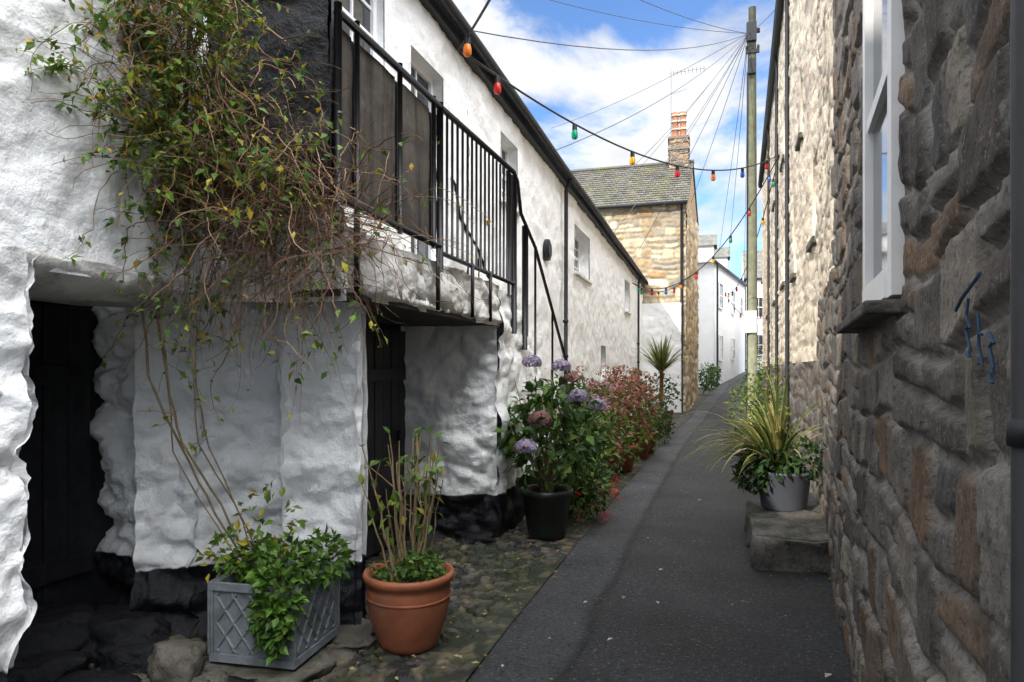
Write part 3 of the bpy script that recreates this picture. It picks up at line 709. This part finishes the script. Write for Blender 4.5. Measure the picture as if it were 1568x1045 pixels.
# --- lead planter
pt=empty('lead_planter')
b=MB(); cx,cy=-2.28,3.22; ang=math.radians(4); uu=Vector((math.cos(ang),math.sin(ang),0)); vv=Vector((-uu.y,uu.x,0)); hw=.235
o=Vector((cx,cy,0)); z0,z1=.09,.49
for (n_,u_) in ((-vv,uu),(uu,vv),(vv,-uu),(-uu,-vv)):
    b.obox(o,u_,n_,-hw,hw,z0,z1,hw-.02,hw)
    b.obox(o,u_,n_,-hw-.008,hw+.008,z1-.035,z1+.005,hw-.002,hw+.015)
    b.obox(o,u_,n_,-hw-.005,hw+.005,z0-.005,z0+.035,hw-.002,hw+.01)
    for sgn in (-1,1): b.obox(o,u_,n_,sgn*hw-.016,sgn*hw+.016,z0+.035,z1-.035,hw-.002,hw+.009)
    base=o+n_*(hw+.003); w2=hw-.035; zc0=z0+.05; zc1=z1-.05; H=zc1-zc0
    for kx in (-1,-.5,0,.5,1,1.5,-1.5,-2,2):
        for s_ in (-1,1):
            a=[]
            for t in (0,1):
                xx=kx*w2*1.0+(t-.5)*H*s_*.75; zz=zc0+H*t; a.append((xx,zz))
            (xa,za),(xb,zb)=a
            def clip(xa,za,xb,zb):
                t0,t1=0,1
                for lim,sg in ((w2,1),(-w2,-1)):
                    fa=sg*(xa-lim);fb=sg*(xb-lim)
                    if fa>0 and fb>0:return None
                    if fa>0:t0=max(t0,fa/(fa-fb))
                    if fb>0:t1=min(t1,fa/(fa-fb))
                if t1-t0<.02:return None
                return (xa+(xb-xa)*t0,za+(zb-za)*t0,xa+(xb-xa)*t1,za+(zb-za)*t1)
            cl=clip(xa,za,xb,zb)
            if cl: b.tube([base+u_*cl[0]+Vector((0,0,cl[1])),base+u_*cl[2]+Vector((0,0,cl[3]))],.0075,6)
b.obj('box',M['lead'],pt)
b=MB(); b.obox(o,uu,vv,-.21,.21,.3,.455,-.21,.21); b.obj('soil',M['soil'],pt)
b=MB(); cloud(b,[((-2.15,3.12,.54),(.2,.16,.15)),((-2.10,2.97,.45),(.12,.08,.2)),((-2.12,2.95,.32),(.1,.05,.15)),((-2.4,3.2,.55),(.14,.14,.1)),((-2.04,3.3,.57),(.12,.14,.14))],1500,.06,GREEN+[(.12,.26,.03)],.6)
cloud(b,[((-2.5,3.1,.6),(.13,.13,.13)),((-2.3,3.2,.78),(.2,.1,.2))],190,.06,YGREEN,.5)
b.obj('trailing_foliage',M['leaf'],pt)
# --- terracotta pot
tc_=empty('terracotta_pot'); b=MB(); pc=(-1.67,3.6,.0)
b.lathe(pc,[(0,.02),(.15,.02),(.165,.03),(.175,.06),(.215,.18),(.238,.29),(.240,.36),(.232,.385),(.255,.40),(.262,.425),(.255,.445),(.235,.445),(.225,.40),(.22,.36)],48)
b.lathe(pc,[(.232,.30),(.243,.305),(.243,.315),(.236,.32)],48)
b.obj('pot',M['terra'],tc_,smooth=True)
b=MB(); b.lathe((pc[0],pc[1],.39),[(0,0.01),(.225,0)],24); b.obj('soil',M['soil'],tc_)
b=MB(); f=MB()
for i in range(30):
    a=U(0,6.28); rr=U(.03,.13); tp_=Vector((pc[0]+math.cos(a)*U(.08,.3),pc[1]+math.sin(a)*U(.05,.25),U(.7,1.25))); base=Vector((pc[0]+math.cos(a)*rr,pc[1]+math.sin(a)*rr,.4))
    P=[base.lerp(tp_,t/6)+rv()*.014 for t in range(7)]; b.tube(P,[.0065*(1-.09*j) for j in range(7)],5,pick([(.30,.22,.12),(.22,.16,.09)],.2))
    if R()<.5:
        q=P[4]; e2=q+Vector((U(-.12,.12),U(-.1,.1),U(.05,.2))); b.tube([q,q.lerp(e2,.5)+rv()*.01,e2],[.004,.003,.002],4,(.25,.18,.1)); P.append(e2); P.append(e2)
    for j in range(random.choice((2,3,5,7))):
        q=random.choice(P[3:]); L=U(.045,.09); f.leaf(q,rv()+Vector((0,0,.3)),Vector((0,0,1))+rv()*.4,L,L*.55,pick(GREEN+YGREEN,.3))
cloud(f,[((pc[0],pc[1],.45),(.22,.22,.06)),((pc[0]+.1,pc[1]-.08,.5),(.12,.12,.07))],750,.038,GREEN,.7)
b.obj('woody_stems',M['stem'],tc_); f.obj('leaves',M['leaf'],tc_)
# --- hydrangea
hy=empty('potted_hydrangea'); b=MB(); pc=(-1.5,6.3,0)
b.lathe(pc,[(0,.01),(.16,.01),(.18,.05),(.23,.4),(.25,.42),(.25,.47),(.225,.47),(.21,.4)],32); b.obj('pot',M['darkpot'],hy,smooth=True)
b=MB(); stems(b,(pc[0],pc[1],.4),[(-1.5+U(-.4,.4),6.3+U(-.4,.4),U(.9,1.6)) for i in range(22)],.007,(.14,.10,.05)); b.obj('stems',M['stem'],hy)
b=MB(); cloud(b,[((-1.5,6.25,.85),(.42,.38,.32)),((-1.45,6.3,1.25),(.33,.3,.25)),((-1.75,6.3,1.0),(.25,.3,.25)),((-1.25,6.5,.95),(.3,.3,.3))],640,.13,DKGREEN+GREEN,.62,.7,.5); b.obj('leaves',M['leaf'],hy)
b=MB(); MAU=[(.32,.26,.40),(.36,.31,.46),(.25,.21,.35),(.42,.33,.38)]; BRF=[(.22,.09,.09),(.18,.12,.08),(.26,.13,.12)]
for c,r_,p_ in (((-1.62,6.2,1.66),.085,MAU),((-1.36,6.3,1.62),.085,MAU),((-1.18,6.2,1.34),.09,MAU),((-1.48,5.95,1.14),.10,BRF),((-1.58,5.85,.90),.095,MAU),((-1.3,6.5,1.5),.08,BRF),((-1.05,6.5,1.25),.08,MAU)):
    flowerhead(b,c,r_,p_)
b.obj('flower_heads',M['petal'],hy)
sg=empty('potted_shrub'); b=MB()
cloud(b,[((-1.5,7.4,.7),(.4,.5,.55)),((-1.35,8.2,.75),(.4,.5,.6)),((-1.65,8.0,1.2),(.35,.5,.35)),((-1.3,7.2,.35),(.3,.4,.3)),((-1.6,9.2,.9),(.4,.6,.55))],2800,.085,GREEN+DKGREEN+[(.17,.22,.04)],.5,.5,.5)
b.obj('leaves',M['leaf'],sg); b=MB()
for c in ((-1.6,7.3),(-1.5,8.2),(-1.6,9.2)): b.lathe((c[0],c[1],0),[(0,.01),(.15,.01),(.21,.33),(.22,.36),(.19,.36)],24)
b.obj('pots',M['darkpot'],sg,smooth=True)
b=MB()
for i in range(36): flowerhead(b,(U(-1.3,-.92),U(6.5,7.9),U(.1,.42)),.034,[(.75,.03,.02),(.6,.04,.02)],8)
for i in range(14): flowerhead(b,(U(-1.6,-1.15),U(7.6,9),U(1.1,1.5)),.06,[(.45,.3,.42),(.5,.18,.22)],24)
b.obj('flowers',M['petal'],sg)
rb=empty('russet_hydrangea'); b=MB()
cloud(b,[((-1.6,10.4,1.05),(.45,.7,.45)),((-1.45,11.8,1.0),(.5,.7,.55)),((-1.35,13.0,.95),(.45,.7,.55)),((-1.5,9.8,.6),(.35,.5,.4))],2500,.10,REDBR+[(.10,.15,.03)],.65,.6,.5)
cloud(b,[((-1.4,10.8,.5),(.4,.8,.35)),((-1.3,12.6,.45),(.4,.8,.35))],900,.09,GREEN,.6,.6,.4)
b.obj('leaves',M['leaf'],rb); b=MB()
for i in range(70): flowerhead(b,(U(-1.9,-1.0),U(9.6,13.4),U(.95,1.6)),U(.06,.1),REDBR[:2]+REDBR[4:]+[(.42,.22,.17)],24)
b.obj('flower_heads',M['petal'],rb); b=MB()
for c in ((-1.25,12.3),(-1.2,13.1),(-1.35,10.8)): b.lathe((c[0],c[1],0),[(0,.01),(.15,.01),(.22,.34),(.24,.36),(.24,.42),(.2,.42)],24)
b.obj('terracotta_pots',M['terra'],rb,smooth=True)
def phormium(mb,c,n,L,w,pal,droop=1.0,lean=(0,0)):
    for i in range(n):
        a=U(0,6.28); el=math.radians(U(35,85)); l=L*U(.6,1.1)
        d=Vector((math.cos(a)*math.cos(el)+lean[0],math.sin(a)*math.cos(el)+lean[1],math.sin(el))).normalized()
        p=Vector(c)+Vector((math.cos(a),math.sin(a),0))*U(0,.06); sd=d.cross(Vector((0,0,1))).normalized(); col=pick(pal,.25)
        vs=[];m=9;st=l/m;q=p.copy()
        for k in range(m+1):
            ww=w*(1-(k/m)**2.2)*.5+.001
            vs+= [q-sd*ww,q+Vector((0,0,-ww*.3)),q+sd*ww]; q=q+d*st; d=(d+Vector((0,0,-.13*droop*(k/m+.25)))).normalized()
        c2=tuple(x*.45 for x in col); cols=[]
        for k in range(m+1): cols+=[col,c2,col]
        fs=[]
        for k in range(m): fs+=[(k*3,k*3+1,k*3+4,k*3+3),(k*3+1,k*3+2,k*3+5,k*3+4)]
        mb.add(vs,fs,cols=cols)
YEL=[(.42,.38,.12),(.34,.32,.10),(.18,.22,.05),(.10,.15,.035),(.12,.15,.03),(.5,.45,.22)]
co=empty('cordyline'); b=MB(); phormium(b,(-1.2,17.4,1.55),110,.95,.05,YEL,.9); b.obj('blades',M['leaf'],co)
b=MB(); cloud(b,[((-1.25,17.3,1.0),(.5,.5,.55)),((-1.4,16.3,.6),(.4,.6,.5)),((-1.1,15,.4),(.3,.8,.4))],1500,.1,DKGREEN,.5); b.obj('undergrowth',M['leaf'],co)
b=MB(); b.lathe((-1.2,17.4,0),[(0,.01),(.2,.01),(.28,.5),(.3,.55),(.26,.55)],20); b.tube([(-1.2,17.4,.4),(-1.2,17.4,1.6)],.05,8); b.obj('pot_and_trunk',M['terra'],co,smooth=True)
e=empty('granite_step')
bm=bmesh.new(); bmesh.ops.create_cube(bm,size=1)
bmesh.ops.bevel(bm,geom=bm.edges[:],offset=.04,segments=3,affect='EDGES'); bmesh.ops.subdivide_edges(bm,edges=bm.edges[:],cuts=8,use_grid_fill=True)
for v in bm.verts:
    v.co=Vector((.70+v.co.x*.74,6.6+v.co.y*1.6,.115+v.co.z*.31)); v.co+=Vector((1,1,1))*.05*fbm(v.co,3,4,5)
me=bpy.data.meshes.new('step'); bm.to_mesh(me); bm.free(); me.materials.append(M['steps']); me.polygons.foreach_set('use_smooth',[True]*len(me.polygons))
o=bpy.data.objects.new('step',me); scene.collection.objects.link(o); o.parent=e
gp=empty('grey_pot_with_phormium'); b=MB(); pc=(.66,6.98,.27)
b.lathe(pc,[(0,.0),(.19,.0),(.205,.02),(.24,.33),(.25,.34),(.25,.365),(.225,.365),(.21,.28)],40); b.obj('pot',M['greypot'],gp,smooth=True)
b=MB(); b.lathe((pc[0],pc[1],.56),[(0,0.01),(.22,0)],24); b.obj('soil',M['soil'],gp)
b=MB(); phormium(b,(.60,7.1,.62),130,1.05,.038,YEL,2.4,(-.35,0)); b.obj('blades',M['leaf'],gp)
b=MB(); cloud(b,[((.55,6.9,.72),(.3,.25,.18)),((.8,6.95,.75),(.22,.2,.2)),((.38,6.9,.6),(.15,.2,.15))],650,.085,DKGREEN,.55,.7); b.obj('leaves',M['leaf'],gp)
sx=empty('small_shrub'); b=MB(); cloud(b,[((1.0,12.8,.5),(.35,.6,.6)),((1.0,14.2,1.0),(.4,.6,.75)),((.9,10.8,.3),(.3,.7,.4)),((.75,15.5,.7),(.45,.6,.8))],2300,.09,GREEN+YGREEN,.5)
b.obj('leaves',M['leaf'],sx)
ms=MB(); cloud(ms,[((.98,5.75,.03),(.12,.35,.06)),((1.0,5.3,.02),(.06,.4,.04))],900,.03,GREEN,.6); ms.obj('moss_patch',M['leaf'])
mo=MB(); cloud(mo,[((-1.7,5.0,.01),(.5,.8,.03)),((-1.4,8,.01),(.3,3,.03)),((-2.3,4.9,.0),(.3,.7,.04))],800,.025,GREEN,.7); mo.obj('gutter_weeds',M['leaf'])
fp=empty('distant_shrubs'); b=MB(); cloud(b,[((-.2,30.5,1.2),(.35,.6,.6)),((.1,32.5,1.3),(.3,.6,.5)),((2.2,45,2.6),(.8,1,1.1)),((2.0,30.8,1.2),(.4,.6,.9))],1900,.14,DKGREEN+GREEN,.5); b.obj('leaves',M['leaf'],fp)
# ------------------------------------------------------------------ light, sky, camera
sv=Vector((-.37,-.80,.60)).normalized()
sd=bpy.data.lights.new('sun','SUN'); sd.energy=5; sd.angle=math.radians(.5); sd.color=(1,.93,.82)
so=bpy.data.objects.new('sun',sd); scene.collection.objects.link(so); so.rotation_euler=sv.to_track_quat('Z','Y').to_euler()
wd=bpy.data.worlds.new('World'); scene.world=wd; wd.use_nodes=True; nt=wd.node_tree; N=nt.nodes; L=nt.links
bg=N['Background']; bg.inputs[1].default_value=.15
sk=N.new('ShaderNodeTexSky'); sk.sky_type='NISHITA'; sk.sun_disc=False
sk.sun_elevation=math.asin(sv.z); sk.sun_rotation=math.atan2(sv.x,sv.y)%(2*math.pi)
sk.air_density=1.0; sk.dust_density=.2; sk.ozone_density=3.0
def wmr(x,a,b,c,d,sm=False):
    n=N.new('ShaderNodeMapRange'); L.new(x,n.inputs[0])
    if sm: n.interpolation_type='SMOOTHSTEP'
    for i,q in enumerate((a,b,c,d)): n.inputs[i+1].default_value=q
    return n.outputs[0]
def wm(op,a,b):
    n=N.new('ShaderNodeMath'); n.operation=op
    for i,q in enumerate((a,b)):
        if isinstance(q,(int,float)): n.inputs[i].default_value=q
        else: L.new(q,n.inputs[i])
    return n.outputs[0]
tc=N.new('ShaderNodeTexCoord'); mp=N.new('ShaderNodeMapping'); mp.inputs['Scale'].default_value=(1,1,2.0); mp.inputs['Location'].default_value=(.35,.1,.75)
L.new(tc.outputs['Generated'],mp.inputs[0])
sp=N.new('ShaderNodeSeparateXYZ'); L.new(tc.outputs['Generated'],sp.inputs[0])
hi=wmr(sp.outputs[2],.46,.72,0,1,True)  # overhead sky, out of view, brightened to lift the walls
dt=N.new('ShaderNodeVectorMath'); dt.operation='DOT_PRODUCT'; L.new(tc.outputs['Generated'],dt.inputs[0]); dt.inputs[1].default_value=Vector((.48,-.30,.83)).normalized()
peak=wmr(dt.outputs['Value'],.74,.97,0,1,True)  # added bright cloud patch out of view, lights the left facade
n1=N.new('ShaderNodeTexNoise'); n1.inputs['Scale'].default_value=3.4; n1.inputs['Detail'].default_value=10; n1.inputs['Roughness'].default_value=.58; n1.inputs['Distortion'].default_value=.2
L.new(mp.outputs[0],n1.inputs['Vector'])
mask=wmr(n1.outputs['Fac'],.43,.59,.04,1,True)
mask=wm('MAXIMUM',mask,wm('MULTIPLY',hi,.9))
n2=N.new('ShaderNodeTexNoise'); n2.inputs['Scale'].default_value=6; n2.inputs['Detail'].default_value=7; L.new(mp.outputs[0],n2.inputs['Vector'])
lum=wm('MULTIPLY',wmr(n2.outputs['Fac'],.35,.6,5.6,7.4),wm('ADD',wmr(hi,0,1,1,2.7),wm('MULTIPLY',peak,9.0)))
def wmix(f,a,b,bt):
    n=N.new('ShaderNodeMix'); n.data_type='RGBA'; n.blend_type=bt
    if isinstance(f,float): n.inputs[0].default_value=f
    else: L.new(f,n.inputs[0])
    for i,q in ((6,a),(7,b)):
        if isinstance(q,tuple): n.inputs[i].default_value=(*q,1)
        else: L.new(q,n.inputs[i])
    return n.outputs[2]
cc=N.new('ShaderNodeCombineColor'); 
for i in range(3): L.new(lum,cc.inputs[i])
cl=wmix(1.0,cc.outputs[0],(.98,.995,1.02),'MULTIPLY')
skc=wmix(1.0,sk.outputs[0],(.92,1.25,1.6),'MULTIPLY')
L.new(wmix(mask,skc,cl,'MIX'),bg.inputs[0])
cd=bpy.data.cameras.new('camera'); cam=bpy.data.objects.new('camera',cd); scene.collection.objects.link(cam); scene.camera=cam
cd.sensor_width=36; cd.lens=24; cd.shift_y=.0274; cd.clip_end=2000; cd.clip_start=.05
cam.location=(0,0,1.6); cam.rotation_euler=(math.radians(90),0,math.radians(16.3))
scene.view_settings.view_transform='Standard'; scene.view_settings.look='None'; scene.view_settings.exposure=0
